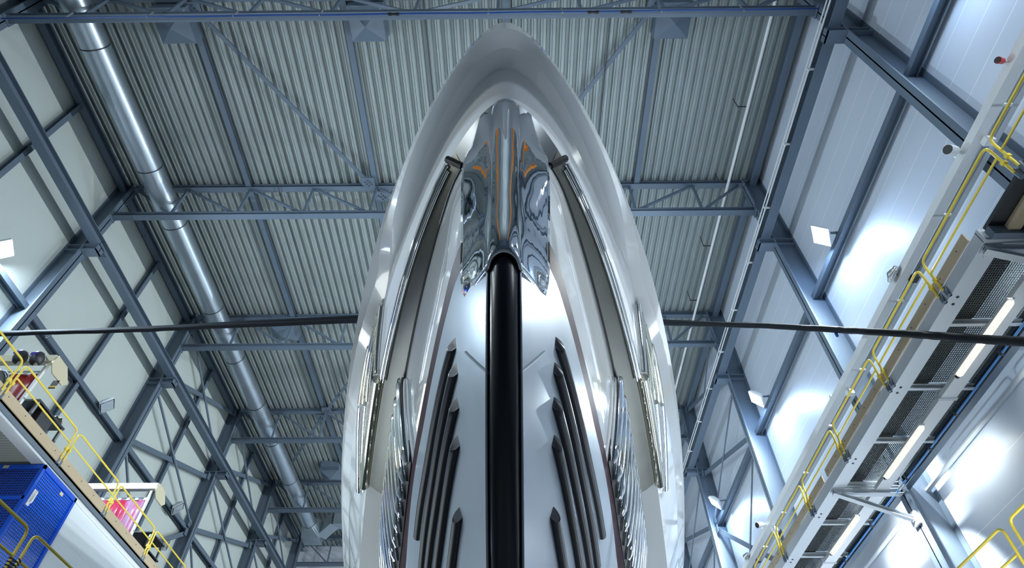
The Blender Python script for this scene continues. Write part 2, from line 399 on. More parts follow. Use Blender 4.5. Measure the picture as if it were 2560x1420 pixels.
# trapezoidal roof sheet, ribs run along the hall
rb = MB(); pitch = .27; zlo, zhi = 17.78, 17.88; prof = []
x = XL-.2
while x < XR+.2:
    prof += [(x, zhi), (x+.07, zhi), (x+.10, zlo), (x+.135, zlo), (x+.15, zlo+.018), (x+.165, zlo), (x+.235, zlo)]
    x += pitch
prof.append((x, zhi))
rb.rows([[(q[0], yy, q[1]) for q in prof] for yy in (Y0, Y1)])
rb.rows([[(q[0], yy, 18.15) for q in prof] for yy in (Y0, Y1)], True)
struct('ceiling', rb, 'deck')

# ---- roof trusses
def make_truss():
    y = YT[0]
    t = thing('roof_truss', (-2.5, y, 16), 'nearest steel roof truss, running along the top edge of the picture', 'roof truss', 'roof trusses spanning the hall')
    obj('bottom_chord', MB().hbeam((CL, y, 16.09), (CR-.02, y, 16.09), .20, .18, .022), 'steel', t)
    obj('top_chord', MB().hbeam((CL, y, 17.66), (CR, y, 17.66), .20, .19, .022), 'steel', t)
    xs = [-10.85+2.094*k for k in range(9)]
    for xx in xs: obj('vertical_strut', MB().bar((xx, y, 16.17), (xx, y, 17.57), .075, .075), 'steel', t)
    tops = [CL+.1]+xs[:4]; bots = xs[:5]
    for a, b in zip(tops, bots): obj('diagonal', MB().bar((a+.06, y, 17.56), (b-.04, y, 16.18), .07, .075, (0, 1, 0)), 'steel', t)
    tops = xs[5:]+[CR-.1]; bots = xs[4:]
    for a, b in zip(tops, bots): obj('diagonal', MB().bar((a-.06, y, 17.56), (b+.04, y, 16.18), .07, .075, (0, 1, 0)), 'steel', t)
    for sx, dx in ((CL+.01, 1), (CR-.03, -1)):
        g = obj('end_plate', MB().box(sx-.01, sx+.012, y-.16, y+.16, 15.94, 16.24), 'steel', t)
        b = MB()
        for q in (-.11, .11):
            for zz in (15.99, 16.19): b.disc_cyl((sx+.01*dx, y+q, zz), (dx, 0, 0), .018, .03, 6)
        obj('bolt_set', b, 'galv_flat', g)
    return t
truss = make_truss()
tl = ['second steel roof truss from the camera, crossing just above the middle of the hull', 'third steel roof truss from the camera, behind the black cable',
      'fourth steel roof truss from the camera, below the cable left of the hull', 'fifth steel roof truss from the camera, just before the end of the round duct',
      'farthest steel roof truss, low down beside the end of the round duct']
for k in range(1, 6): dup(truss, (0, 6.02*k, 0), tl[k-1])

# ---- columns with corbels
def make_column(side, y, label):
    face = CL if side < 0 else CR; back = XL+.02 if side < 0 else XR-.02; s = -side
    t = thing('steel_column', ((face+back)/2, y, FLOOR), label, 'column', 'blue-grey columns along the left wall' if side < 0 else 'blue-grey columns along the right wall')
    m = MB(); fl = .30
    for xa in (face, back): m.box(min(xa, xa-s*.035), max(xa, xa-s*.035), y-fl/2, y+fl/2, FLOOR, 17.8)
    m.box(min(face, back), max(face, back), y-.015, y+.015, FLOOR, 17.8)
    obj('shaft', m, 'steel', t)
    cx0, cx1 = sorted((face, face+s*.46))
    c = MB(); c.box(cx0, cx1, y-.15, y+.15, 14.24, 14.27); c.box(cx0, cx1, y-.15, y+.15, 14.455, 14.485); c.box(cx0, cx1, y-.012, y+.012, 14.27, 14.46)
    e = sorted((face+s*.43, face+s*.46)); c.box(e[0], e[1], y-.15, y+.15, 14.24, 14.485)
    obj('corbel', c, 'steel', t)
    st = MB()
    for zz in (14.25, 14.47): st.box(min(face, back), max(face, back), y-.14, y+.14, zz-.012, zz+.012)
    obj('stiffener', st, 'steel', t)
    if side > 0:
        cd = MB(); yy = y+.20; cd.tube([(7.98, yy, 3.0), (7.98, yy, 14.2)], .016, 6); cd.tube([(7.93, yy+.05, 3.0), (7.93, yy+.05, 12.0)], .012, 6)
        co = obj('conduit', cd, 'dark', t)
        for zz in (6.8, 8.4, 10.0, 11.4, 12.8): obj('conduit_clip', MB().box(7.90, 8.05, yy-.03, yy+.09, zz-.03, zz+.03), 'steel_light', co)
    return t
ll = ['left wall column at the picture edge behind the blue hose end', 'left wall column whose corbel sits beside the second roof truss', 'left wall column passing behind the black cable, with a floodlight on the girt beside it',
      'left wall column to the left of the fourth roof truss end', 'left wall column beside the fifth roof truss end', 'farthest left wall column next to the duct end']
rl = ['nearest right wall column, its foot running to the red lamp and white spotlight', 'right wall column with the brightest floodlight to its right', 'right wall column above the small floodlight, cable passing over its top',
      'right wall column next to the lowest right floodlight', 'right wall column close to the hull edge at the bottom', 'farthest right wall column behind the hull edge']
for k, y in enumerate(YT):
    make_column(-1, y, ll[k]); make_column(1, y, rl[k])

# ---- crane runway beams
def runway(side):
    x = -12.34 if side < 0 else 7.33; s = -side
    t = thing('crane_runway_beam', (x, 12, 14.5), 'blue-grey crane runway beam on corbels along the left wall' if side < 0 else 'blue-grey crane runway beam on corbels along the right wall with white conductor line', 'crane beam')
    m = MB()
    for a, b in zip([Y0]+YT, YT+[Y1]): m.hbeam((x, a+.008, 14.63), (x, b-.008, 14.63), .27, .29, .025)
    obj('girder', m, 'steel', t)
    obj('rail', MB().bar((x, Y0, 14.80), (x, Y1, 14.80), .06, .05), 'mid', t)
    if side > 0:
        xx = 7.13
        obj('conductor_bar', MB().bar((xx, 2, 14.66), (xx, Y1, 14.66), .018, .05).bar((xx-.05, 2, 14.72), (xx-.05, Y1, 14.72), .014, .04), 'white', t)
        yy = 4.0
        while yy < 34:
            obj('conductor_bracket', MB().box(xx-.06, xx+.10, yy-.025, yy+.025, 14.60, 14.63).box(xx-.065, xx-.03, yy-.02, yy+.02, 14.54, 14.66), 'white', t); yy += 2.0
    return t
runway(-1); runway(1)

# ---- eave beams and roof purlins along the hall
def long_beam(name, x, z, w, h, label, cat, group=None):
    t = MB().hbeam((x, Y0, z), (x, Y1, z), w, h, .025); return setp(obj(name, t, 'steel'), label, cat, group)
long_beam('eave_beam', -12.95, 17.62, .22, .26, 'blue-grey eave beam in the corner of left wall and roof', 'beam')
long_beam('eave_beam', 7.86, 17.62, .22, .26, 'blue-grey eave beam in the corner of right wall and roof', 'beam')
pl = ['roof purlin nearest the round duct, left of the hull', 'roof purlin meeting the bolted gusset left of the hull', 'roof purlin right above the bow tip', 'roof purlin to the right of the hull, left of the pale pipe']
for x, l in zip((-8.82, -4.60, -.18, 4.05), pl):
    setp(obj('roof_purlin', MB().hbeam((x, Y0, 17.70), (x, Y1, 17.70), .17, .16, .02), 'steel'), l, 'purlin', 'roof purlins along the hall')
# diagonal roof bracing
def brace(p0, p1, label, gus=True):
    t = thing('roof_brace', (p0[0], p0[1], 17.55), label, 'brace', 'diagonal roof braces')
    d = (Vector(p1)-Vector(p0)).normalized(); a = Vector(p0)+d*.25; b = Vector(p1)-d*.25
    obj('brace_bar', MB().bar(a, b, .12, .05), 'steel', t)
    if gus:
        for p, sg in ((Vector(p0), 1), (Vector(p1), -1)):
            c = p+d*sg*.32; sd = Vector((-d.y, d.x, 0))
            g = obj('gusset', MB().prism(c-Vector((0, 0, .05)), c-Vector((0, 0, .035)), [(-.2, -.2), (.2, -.2), (.24, .05), (.05, .24), (-.2, .2)], (0, 1, 0)), 'steel', t)
            bo = MB()
            for i in (-.06, .06):
                for j in (-.09, 0, .09): bo.disc_cyl(c+d*j+sd*i-Vector((0, 0, .08)), (0, 0, 1), .018, .03, 6)
            obj('bolt_set', bo, 'dark', g)
brace((-8.82, 5.11, 17.55), (-4.6, 11.13, 17.55), 'diagonal roof brace in the nearest bay left of the bow, falling to the right')
brace((4.05, 5.11, 17.55), (-.18, 11.13, 17.55), 'diagonal roof brace in the nearest bay right of the bow tip')
brace((-4.6, 11.13, 17.55), (-.18, 17.15, 17.55), 'short visible end of a roof brace at the second truss beside the hull')
brace((-4.6, 17.15, 17.55), (-8.82, 23.17, 17.55), 'diagonal roof brace beside the hull reaching the fourth truss')
brace((-8.82, 23.17, 17.55), (-12.5, 29.19, 17.55), 'diagonal roof brace beyond the fourth truss running towards the duct')

# ---- wall framing: posts, girts, X bracing
def wall_post(y, label, x=-12.99, side=-1, z1=17.5):
    setp(obj('wall_post', MB().hbeam((x, y, FLOOR), (x, y, z1), .14, .16, .02, (1, 0, 0)), 'steel'), label, 'post', 'slim posts on the left wall' if side < 0 else 'slim posts on the right wall')
for y, l in zip((8.08, 14.15, 20.1, 26.2, 32.2), ('slim wall post in the nearest left bay, up at the duct', 'slim left wall post crossing behind the black cable', 'slim left wall post in the first cross-braced bay',
        'slim left wall post in the second cross-braced bay', 'slim left wall post in the farthest bay')): wall_post(y, l)
def girt(side, k, z, label):
    ya = (YT[k-1] if k else -.9)+.02; yb = YT[k]-.02; x = -12.97 if side < 0 else 7.93
    m = MB().hbeam((x, ya, z), (x, yb, z), .16, .20, .02, (1 if side > 0 else -1, 0, 0))
    setp(obj('wall_girt', m, 'steel'), label, 'girt', 'horizontal girts on the left wall' if side < 0 else 'horizontal girts on the right wall')
gl = ['left wall girt at the picture edge below the bright floodlight', 'left wall girt carrying the bright floodlight, ending at the left edge', 'left wall girt carrying the unlit floodlight above the first red curtain', 'left wall girt carrying the unlit floodlight above the pink curtain', 'left wall girt in the second cross-braced bay', 'left wall girt in the farthest bay']
gr = ['right wall girt at the top right corner', 'right wall girt behind the brightest floodlight', 'right wall girt behind the second floodlight from the top right', 'right wall girt behind the lowest floodlight', 'right wall girt close to the hull edge', 'right wall girt in the farthest bay behind the hull']
for k in range(6):
    girt(-1, k, 11.93, gl[k]); girt(1, k, 12.05, gr[k])
def xbrace(side, k, label):
    ya, yb = YT[k]+.17, YT[k+1]-.17; x = -12.80 if side < 0 else 7.72; w = .045 if side < 0 else .03
    t = thing('cross_brace', (x, ya, FLOOR), label, 'cross brace', 'wall cross braces left' if side < 0 else 'wall cross braces right')
    for za, zb in ((14.9, 17.4), (12.1, 14.15), (7.6, 11.75)):
        obj('brace_tube', MB().tube([(x, ya, zb), (x, yb, za)], w, 8), 'steel', t, smooth=True)
        obj('brace_flat', MB().bar((x-.06*side*-1, ya, za), (x-.06*side*-1, yb, zb), .17, .03, (1, 0, 0)), 'steel', t)
        for p in ((ya, zb), (yb, za), (ya, za), (yb, zb)):
            sy = 1 if p[0] == ya else -1
            obj('brace_gusset', MB().box(x-.012, x+.012, min(p[0], p[0]+sy*.2), max(p[0], p[0]+sy*.2), p[1]-.14, p[1]+.14), 'steel', t)
for k, l in ((2, 'left wall cross brace in the first braced bay, above the pink curtain'), (3, 'left wall cross brace in the second braced bay'), (4, 'left wall cross brace in the farthest bay near the duct end')): xbrace(-1, k, l)
for k, l in ((2, 'right wall cross brace in the bay with the lowest floodlight'), (3, 'right wall cross brace at the hull edge low down'), (4, 'right wall cross brace in the farthest bay')): xbrace(1, k, l)

# ---- round ventilation duct with box end
t = thing('ventilation_duct', (-11.33, 15, 16.5), 'long round galvanised spiral duct under the roof along the left wall', 'duct')
seams = [-2, 2.2, 6.1, 9.85, 12.0, 15.85, 18.6, 21.6, 24.3, 27.6, 30.2, 31.9]
for a, b in zip(seams, seams[1:]):
    obj('duct_section', MB().tube([(-11.33, a+.02, 16.9), (-11.33, b-.02, 16.9)], .375, 40, False), 'galv', t, smooth=True)
    obj('seam_ring', MB().tube([(-11.33, b-.022, 16.9), (-11.33, b+.014, 16.9)], .382, 40, False), 'dark', t, smooth=True)
for yy in (11.9, 17.9, 23.9, 29.8):
    obj('support_strap', MB().tube([(-11.33, yy-.02, 17.28), (-11.33, yy-.02, 17.78)], .012, 6), 'dark', t)
q = MB(); R = .375
ring = [(-11.33+R*math.cos(a*math.pi/12), 31.9, 16.9+R*math.sin(a*math.pi/12)) for a in range(24)]
sq = []
for a in range(24):
    c, s2 = math.cos(a*math.pi/12), math.sin(a*math.pi/12); k = .47/max(abs(c), abs(s2)); sq.append((-11.3+k*c, 32.5, 16.8+k*s2))
q.add(ring+sq, [(i, (i+1) % 24, 24+(i+1) % 24, 24+i) for i in range(24)])
obj('transition_piece', q, 'galv_flat', t)
obj('plenum_box', MB().box(-11.78, -10.82, 32.5, 33.4, 16.32, 17.28), 'galv_flat', t)
obj('branch_duct', MB().prism((-10.86, 32.95, 16.8), (-10.05, 32.3, 17.15), [(-.3, -.32), (.3, -.32), (.3, .32), (-.3, .32)]).prism((-10.05, 32.3, 17.15), (-6.5, 32.3, 17.15), [(-.3, -.32), (.3, -.32), (.3, .32), (-.3, .32)]), 'galv_flat', t)

# ---- square roof hoppers
def hopper(x, y0, label):
    t = thing('roof_hopper', (x, y0+.47, 17.1), label, 'roof vent', 'square grey roof vent boxes')
    a, b = x-.47, x+.47; c, d = y0, y0+.95
    obj('box_frame', MB().box(a, b, c, d, 17.25, 17.79), 'steel', t)
    obj('pyramid_cover', MB().add([(a+.02, c+.02, 17.25), (b-.02, c+.02, 17.25), (b-.02, d-.02, 17.25), (a+.02, d-.02, 17.25), (x, (c+d)/2, 17.02)], [(0, 1, 4), (1, 2, 4), (2, 3, 4), (3, 0, 4), (3, 2, 1, 0)]), 'steel', t)
for x, y, l in ((-9.2, 5.24, 'square roof vent box next to the round duct at the top'), (-3.96, 5.24, 'square roof vent box left of the bow tip'), (4.33, 5.24, 'square roof vent box right of the bow tip'),
                (-9.22, 17.1, 'square roof vent box behind the third truss above the cable'), (-9.4, 27.4, 'square roof vent box low down beside the hull edge')): hopper(x, y, l)

# ---- pale pipe under the roof, right
t = thing('roof_pipe', (6.9, 15, 17.1), 'thin pale pipe hung under the roof to the right of the hull', 'pipe')
obj('pipe_run', MB().tube([(6.92, 1.5, 17.2), (6.9, Y1, 17.2)], .045, 12), 'white', t, smooth=True)
yy = 5.6
while yy < 34:
    obj('pipe_hanger', MB().bar((6.62, yy, 17.26), (6.95, yy, 17.26), .03, .03).bar((6.64, yy, 17.26), (6.64, yy, 17.8), .02, .02), 'dark', t); yy += 2.6
# ---- blue hose and wires
t = thing('blue_air_hose', (-2.4, 4.98, 15.62), 'thin blue hose strung under the nearest roof truss at the top', 'hose')
pts = [(-12.45+19.9*i/40, 4.96, 15.62+.15*i/40-.03*math.sin(i/40*math.pi*6)**2) for i in range(41)]
obj('hose', MB().tube(pts, .022, 8), 'blue_hose', t, smooth=True)
for x in (-2.9, 1.95, 2.75): obj('hose_connector', MB().tube([(x-.13, 4.96, 15.66), (x-.05, 4.96, 15.66)], .04, 8).tube([(x+.05, 4.96, 15.66), (x+.13, 4.96, 15.66)], .04, 8).tube([(x-.05, 4.96, 15.66), (x+.05, 4.96, 15.66)], .028, 8), 'black', t)
for x in (-10.9, -8.9, -6.8, -4.7, -.6, 1.2, 3.6, 5.6): obj('hose_clip', MB().box(x-.012, x+.012, 4.94, 4.98, 15.62, 16.0), 'mid', t)
setp(obj('roof_wire', MB().tube([(-7.75, Y0, 17.5), (-7.78, 10, 17.5), (-7.9, 25, 17.5), (-7.95, Y1, 17.5)], .014, 6), 'dark'), 'thin dark wire under the roof between duct and hull', 'wire')
setp(obj('roof_wire', MB().tube([(2.72, Y0, 17.5), (2.64, 10, 17.5), (2.6, Y1, 17.5)], .014, 6), 'dark'), 'thin dark wire under the roof right of the bow tip', 'wire')
setp(obj('roof_wire', MB().tube([(-2.45, Y0, 17.74), (-2.38, Y1, 17.74)], .016, 6), 'dark'), 'thin dark wire close to the roof sheet left of the bow tip', 'wire')

# ---- black cable bundle behind the yacht
def cable(pts, r, seed):
    rr = random.Random(seed); out = []
    P = [Vector(p) for p in pts]
    for a, b in zip(P, P[1:]):
        for i in range(8): out.append(a.lerp(b, i/8)+Vector((0, 0, rr.uniform(-.008, .008))))
    return MB().tube(out+[P[-1]], r, 10)
t = thing('power_cable', (-8, 10.6, 10.4), 'black cable bundle crossing from the left wall to behind the hull', 'cable')
obj('cable_strand', cable([(-13.1, 10.6, 10.42), (-12.4, 10.6, 10.44), (-8.76, 10.6, 10.55), (-6.9, 10.6, 10.66), (-3.0, 10.6, 10.84)], .062, 1), 'cable', t, smooth=True)
obj('cable_strand', cable([(-13.1, 10.63, 10.48), (-11.5, 10.63, 10.50), (-8.76, 10.63, 10.62), (-6.9, 10.63, 10.76), (-3.0, 10.63, 11.00)], .055, 2), 'cable', t, smooth=True)
obj('cable_hook', MB().tube(bent([(-11.13, 10.6, 10.42), (-11.13, 10.6, 10.28), (-11.2, 10.6, 10.28), (-11.2, 10.6, 10.34)], .03), .012, 6), 'dark', t)
t = thing('power_cable', (5.2, 8.0, 8), 'black twisted cable crossing in front of the right walkway to the hull', 'cable')
A = [(2.4, 11.1, 11.3), (3.6, 10.63, 10.66), (5.13, 9.27, 9.2), (5.76, 7.91, 7.73), (5.87, 6.54, 6.28), (5.78, 5.64, 5.33), (5.66, 5.08, 4.76), (5.75, 4.5, 3.95), (6.1, 4.25, 3.4), (6.35, 4.2, 3.23)]
obj('cable_strand', cable(A, .058, 3), 'cable', t, smooth=True)
obj('cable_strand', cable([(a[0], a[1]+.03, a[2]+(.09 if i < 2 else .045)) for i, a in enumerate(A)], .05, 4), 'cable', t, smooth=True)
obj('cable_hook', MB().tube([(5.72, 8.0, 7.80), (5.72, 8.0, 7.66)], .025, 8), 'blue_hose', t)

# ---- orange monorail hoist beams above and behind the camera, out of the picture, mirrored in the stem plate
for x, l in ((-5.2, 'orange hoist beam above the camera on the left, seen only as a reflection in the stem plate'), (4.6, 'orange hoist beam above the camera on the right, seen only as a reflection in the stem plate')):
    t = thing('hoist_beam', (x, -3.5, 15.2), l, 'beam')
    obj('girder', MB().hbeam((x, -9, 15.4), (x, 1.2, 15.4), .45, .5, .06), 'orange', t)
    for y in (-8, -4, 0.8): obj('hanger', MB().bar((x, y, 15.6), (x, y, 17.75), .06, .06), 'steel', t)

# ================================================================== the yacht
def side_pts(rows, s): return [[(HULL_X+s*p[0], p[1], p[2]) for p in r] for r in rows]
yacht = thing('yacht', (HULL_X, 18, FLOOR), 'large white motor yacht seen from below its bow, polished stem plate and black keel bar', 'yacht')
def hull_part(name, rows, mat, angle=50, merge=True, solid=0.0):
    m = MB()
    for s in (-1, 1): m.rows(side_pts(rows, s), s > 0)
    o = obj(name, m, mat, yacht, smooth=True, merge=merge, angle=angle)
    return o
US = HULL_US
hull_part('bulwark', strip_rows('S', 'E', US, 2), 'hull')
hull_part('bow_flare', flare_rows(US), 'hull', 80)
yi = lambda y, k: ((y-LINES[k][0][0])/(34-LINES[k][0][0]))**.5
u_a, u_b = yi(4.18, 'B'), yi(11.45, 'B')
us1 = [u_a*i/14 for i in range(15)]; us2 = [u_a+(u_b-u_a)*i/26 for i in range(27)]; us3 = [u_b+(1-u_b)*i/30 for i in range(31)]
hull_part('bow_shoulder', strip_rows('I', 'B', us1, 1), 'shoulder_shade')
band = hull_part('knuckle_band', strip_rows('I', 'B', us2, 2, .04), 'band')
setp(band, 'brushed stainless knuckle band')
hull_part('knuckle_panel', strip_rows('I', 'B', us3, 1), 'grey_paint')
hull_part('topside', strip_rows('B', 'W', US, 4, .015), 'hull')
setp(hull_part('boot_stripe', strip_rows('W', 'L', US, 1), 'boot'), 'dark maroon waterline stripe')
bot_rows = strip_rows('L', 'R', US, 8, .03)
bottom = hull_part('bottom', bot_rows, 'bottom'); setp(bottom, 'grey primer painted bottom')
# deck lid and transom
dk = MB()
dk.rows([[(HULL_X-line_pt('S', u)[0], line_pt('S', u)[1], line_pt('S', u)[2]-.03), (HULL_X+line_pt('S', u)[0], line_pt('S', u)[1], line_pt('S', u)[2]-.03)] for u in US])
obj('deck', dk, 'hull', yacht)
tr = [keel_pt(1), line_pt('L', 1), line_pt('W', 1), line_pt('B', 1), line_pt('I', 1), line_pt('E', 1), line_pt('S', 1)]
obj('transom', MB().add([(HULL_X+p[0], p[1], p[2]) for p in tr]+[(HULL_X-p[0], p[1], p[2]) for p in tr[::-1]], [tuple(range(14))]), 'hull', yacht)
# stem bar: rounded keel bar
sb = []
for i in range(71):
    u = i/70; k = keel_pt(u)
    sb.append([(HULL_X+.134*math.cos(a*math.pi/10), k[1]-.11+.13*(1-math.sin(a*math.pi/10)), k[2]+.02-.05*math.sin(a*math.pi/10)) for a in range(11)])
bar = obj('stem_bar', MB().rows(sb), 'stembar', yacht, smooth=True, merge=True)
setp(bar, 'rounded black keel bar')
w = MB()
for s in (-1, 1):
    w.tube([(HULL_X+s*.15, keel_pt(i/50)[1]+.0, keel_pt(i/50)[2]) for i in range(2, 50)], .012, 6)
obj('weld_seam', w, 'bottom', bar, smooth=True)
# polished stem plate
def flank_at(v):
    n = len(FLANK)-1; xs = [i/n for i in range(n+1)]
    return tuple(cubic(xs, [f[i] for f in FLANK], v) for i in range(3))
pr = []
for i in range(41):
    v = i/40; zc = 7.36-(7.36-4.39)*v; yc = stem_y(zc)-.05; f = flank_at(v); half = []
    hw = .185-.03*v
    for a in range(9):
        th = a/8*math.pi*.46
        half.append((hw*math.sin(th)/math.sin(math.pi*.46), yc+hw*1.0*(1-math.cos(th)), zc-.10*v*(1-math.cos(th))))
    e = half[-1]
    for j in range(1, 9):
        t = j/8; p = lerp3(e, f, t); k = 4*t*(1-t)
        half.append((p[0]+.012*k, p[1]-.02*k, p[2]))
    pr.append([(HULL_X-p[0], p[1], p[2]) for p in half[::-1]]+[(HULL_X+p[0], p[1], p[2]) for p in half[1:]])
pm = MB().rows(pr)
plate = obj('stem_plate', pm, 'stem_chrome', yacht, smooth=True, angle=60)
md = plate.modifiers.new('thickness', 'SOLIDIFY'); md.thickness = .05; md.offset = -1
setp(plate, 'mirror polished stem plate')

# strakes lie on the bottom: found by looking straight at it from the side
def bvh(rows, s):
    P = [p for r in side_pts(rows, s) for p in r]; n = len(rows[0])
    return BVHTree.FromPolygons(P, [(i*n+j, i*n+j+1, (i+1)*n+j+1, (i+1)*n+j) for i in range(len(rows)-1) for j in range(n-1)])
BT = {s: bvh(bot_rows, s) for s in (-1, 1)}
TOP = {s: bvh(strip_rows('B', 'W', US, 4, .015)+[], s) for s in (-1, 1)}
UPP = {s: bvh(flare_rows(US), s) for s in (-1, 1)}
def on(tree, s, y, z, out=0.0):
    h = tree.ray_cast(Vector((HULL_X+s*12, y, z)), Vector((-s, 0, 0)))
    if h[0] is None: return None
    nrm = h[1] if h[1].x*s > 0 else -h[1]
    return h[0]+nrm*out
STR = [((4.575, 4.36), (8.2, 4.12)), ((4.655, 4.09), (8.1, 3.66)), ((4.815, 3.79), (9.3, 3.19)), ((5.04, 3.51), (8.9, 2.80)), ((5.5, 3.02), (8.4, 2.35))]
for s in (-1, 1):
    for (ya, za), (yb, zb) in STR:
        pts = []; rad = []
        for i in range(25):
            t = i/24; p = on(BT[s], s, ya+(yb-ya)*t, za+(zb-za)*t, .012)
            if p is not None: pts.append(p)
        d = (pts[1]-pts[0]).normalized()
        m = MB().tube(pts, .062, 14)
        # slanted cut at the forward tip
        n0 = 14; c = pts[0]; outv = Vector((s*.9, -.3, -.3)).normalized()
        for k in range(n0):
            q = Vector(m.v[k]); off = (q-c).dot(outv); m.v[k] = tuple(q+d*(off+.03)*1.5)
        st = obj('strake', m, 'strake', yacht, smooth=True)
        if yb < 8.25: pass
setp(st, None)
# chafe tubes on the knuckle and topsides
def tube_on(name, pts, r, mat, parent=yacht, n=12):
    return obj(name, MB().tube(pts, r, n), mat, parent, smooth=True)
for s in (-1, 1):
    def L3(k, y, dz=0, out=0): return Vector((HULL_X+s*(line_half(k, y)+out), y, LINE_Z[k](y)+dz))
    # rails along both edges of the band
    tube_on('band_rail', [L3('I', 4.25+7.1*i/40, -.015, .0) for i in range(24)], .045, 'chrome')
    tube_on('band_rail', [L3('I', 4.3+7.0*i/40, -.09, -.045) for i in range(24)], .022, 'chrome')
    tube_on('band_seam', [L3('B', 4.2+7.0*i/40, 0, .0) for i in range(25)], .028, 'black')
    a, b, c2, e = L3('I', 4.2), L3('B', 4.2), L3('B', 4.14, -.06), L3('I', 4.12, .04)
    obj('band_end_cap', MB().tube([a+Vector((s*.03, -.02, 0)), b+Vector((0, -.02, 0))], .05, 8).tube([b+Vector((0, -.02, 0)), b+Vector((-s*.1, .05, -.2))], .03, 8), 'black', yacht)
    # long warm tube lying along the knuckle after the joint
    tube_on('chafe_tube', [L3('I', 8.35+3.1*i/20, -.0, .06) for i in range(21)], .10, 'gold_tube', n=18)
    tube_on('chafe_tube', [L3('I', 8.45+2.95*i/20, .13, .10) for i in range(21)], .055, 'chrome', n=14)
    # upper fan: from one head near the flare tip, spreading aft
    head = (7.1, 7.98)
    for j, (yb, zb) in enumerate(((8.42, 7.25), (8.9, 7.28), (9.35, 7.38), (9.6, 7.52), (9.8, 7.66))):
        p0 = (7.12+.07*j, 7.97+.006*j); pts = []
        for i in range(13):
            t = i/12; p = on(UPP[s], s, p0[0]+(yb-p0[0])*t, p0[1]+(zb-p0[1])*t, .02)
            if p is not None: pts.append(p)
        tube_on('fan_tube', pts, .052 if j else .065, 'gold_tube' if j else 'chrome')
    for j, (ya, za, yb, zb) in enumerate(((9.5, 7.40, 11.75, 6.98), (9.85, 7.62, 12.1, 7.10))):
        pts = [on(UPP[s], s, ya+(yb-ya)*i/12, za+(zb-za)*i/12, .02) for i in range(13)]
        tube_on('fan_tube', [p for p in pts if p is not None], .062, 'chrome')
    # upright fender tubes on the topside between knuckle band and waterline
    for j in range(12):
        y = 8.10+.44*j; zt = LINE_Z['B'](y)-.02; pts = []; n_ = 17
        for i in range(n_):
            t = i/(n_-1); z = zt+(4.93-zt)*t; yy = y+(.15+.10*j)*t
            p = on(TOP[s], s, yy, min(z, LINE_Z['B'](yy)-.02), .05)
            if p is not None: pts.append(p)
        rad = [.10]*len(pts); rad[-1] = .05; rad[-2] = .095; rad[0] = .08
        tube_on('fender_tube', pts, rad, 'chrome', n=20)
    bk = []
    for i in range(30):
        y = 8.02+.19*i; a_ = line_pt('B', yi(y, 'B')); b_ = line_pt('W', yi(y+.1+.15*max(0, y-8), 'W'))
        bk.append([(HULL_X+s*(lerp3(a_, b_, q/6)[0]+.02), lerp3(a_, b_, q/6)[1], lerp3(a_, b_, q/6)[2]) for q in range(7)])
    obj('fender_gap_shade', MB().rows(bk), 'black', yacht, smooth=True)  # black sheet painting the shade in the gaps between the tubes
# bow weld seam on the bottom
for s in (-1, 1):
    pts = [on(BT[s], s, 4.02+.045*i, 3.42+.075*i, .004) for i in range(9)]
    pts = [p for p in pts if p is not None]
    if len(pts) > 3: obj('weld_bead', MB().tube(pts, .014, 6), 'bottom', yacht, smooth=True)
# keel blocks under the yacht
for y in (14, 21, 28):
    setp(obj('keel_block', MB().box(HULL_X-.6, HULL_X+.6, y-.2, y+.2, FLOOR, -.36), 'wood'), 'timber keel block carrying the yacht, standing on the floor', 'block', 'keel blocks')

# ================================================================== right-hand side: tray, walkway, rails, lamps
YC = YT
# ---- high cable tray with lamps
t = thing('cable_tray', (7.25, 12, 8.6), 'long white cable tray high on the right wall in front of the columns', 'cable tray')
obj('side_rail', MB().channel((7.13, 1.5, 8.68), (7.13, 27, 8.68), .17, .16, .012, (0, 0, 1), 1), 'white', t)
obj('side_rail', MB().channel((7.40, 1.5, 8.68), (7.40, 27, 8.68), .09, .16, .012, (0, 0, 1), -1), 'steel_light', t)
for k in range(-2, 10): obj('rung', MB().box(7.05, 7.45, 6.07+1.97*k-.02, 6.07+1.97*k+.02, 8.60, 8.64), 'white', t)
for y in YC[:4]: obj('tray_bracket', MB().box(7.05, 7.56, y-.03, y+.03, 8.77, 8.82), 'steel_light', t)
def spot_head(y, mat, label, r=.085, l=.22):
    t = thing('spotlight', (6.98, y, 8.6), label, 'spotlight')
    a = Vector((-.9, -.25, -.25)).normalized(); c = Vector((7.0, y, 8.74))
    obj('housing', MB().tube([c, c+a*l*.2, c+a*l], [r*.6, r*.85, r], 20), mat, t, smooth=True)
    obj('lens', MB().disc_cyl(c+a*(l+.001), a, r*.88, .008, 20), 'black' if mat != 'white_lens' else 'white', t)
    obj('bracket', MB().bar((7.08, y, 8.74), (7.0, y, 8.74), .03, .05), 'steel_light', t)
spot_head(4.93, 'white', 'white cylindrical spotlight with dark lens on the tray beside the nearest right column')
spot_head(16.8, 'white', 'white cylindrical spotlight low on the tray beside the lowest glowing column')
spot_head(3.5, 'red', 'small red round lamp on the tray at the top right edge', .05, .13)
def clamp_lamp(y, label):
    t = thing('clamp_lamp', (7.0, y, 8.6), label, 'lamp')
    obj('reflector', MB().tube([(6.98, y-.16, 8.72), (6.94, y, 8.70), (6.96, y+.16, 8.68)], [.05, .085, .04], 12), 'chrome', t, smooth=True)
    obj('clamp', MB().bar((7.0, y, 8.72), (7.32, y+.02, 8.60), .03, .03).box(7.24, 7.36, y-.06, y+.08, 8.54, 8.64), 'dark', t)
clamp_lamp(7.45, 'crumpled shiny clamp lamp on the tray above the yellow rail')
clamp_lamp(18.7, 'shiny clamp lamp at the lower end of the visible tray')
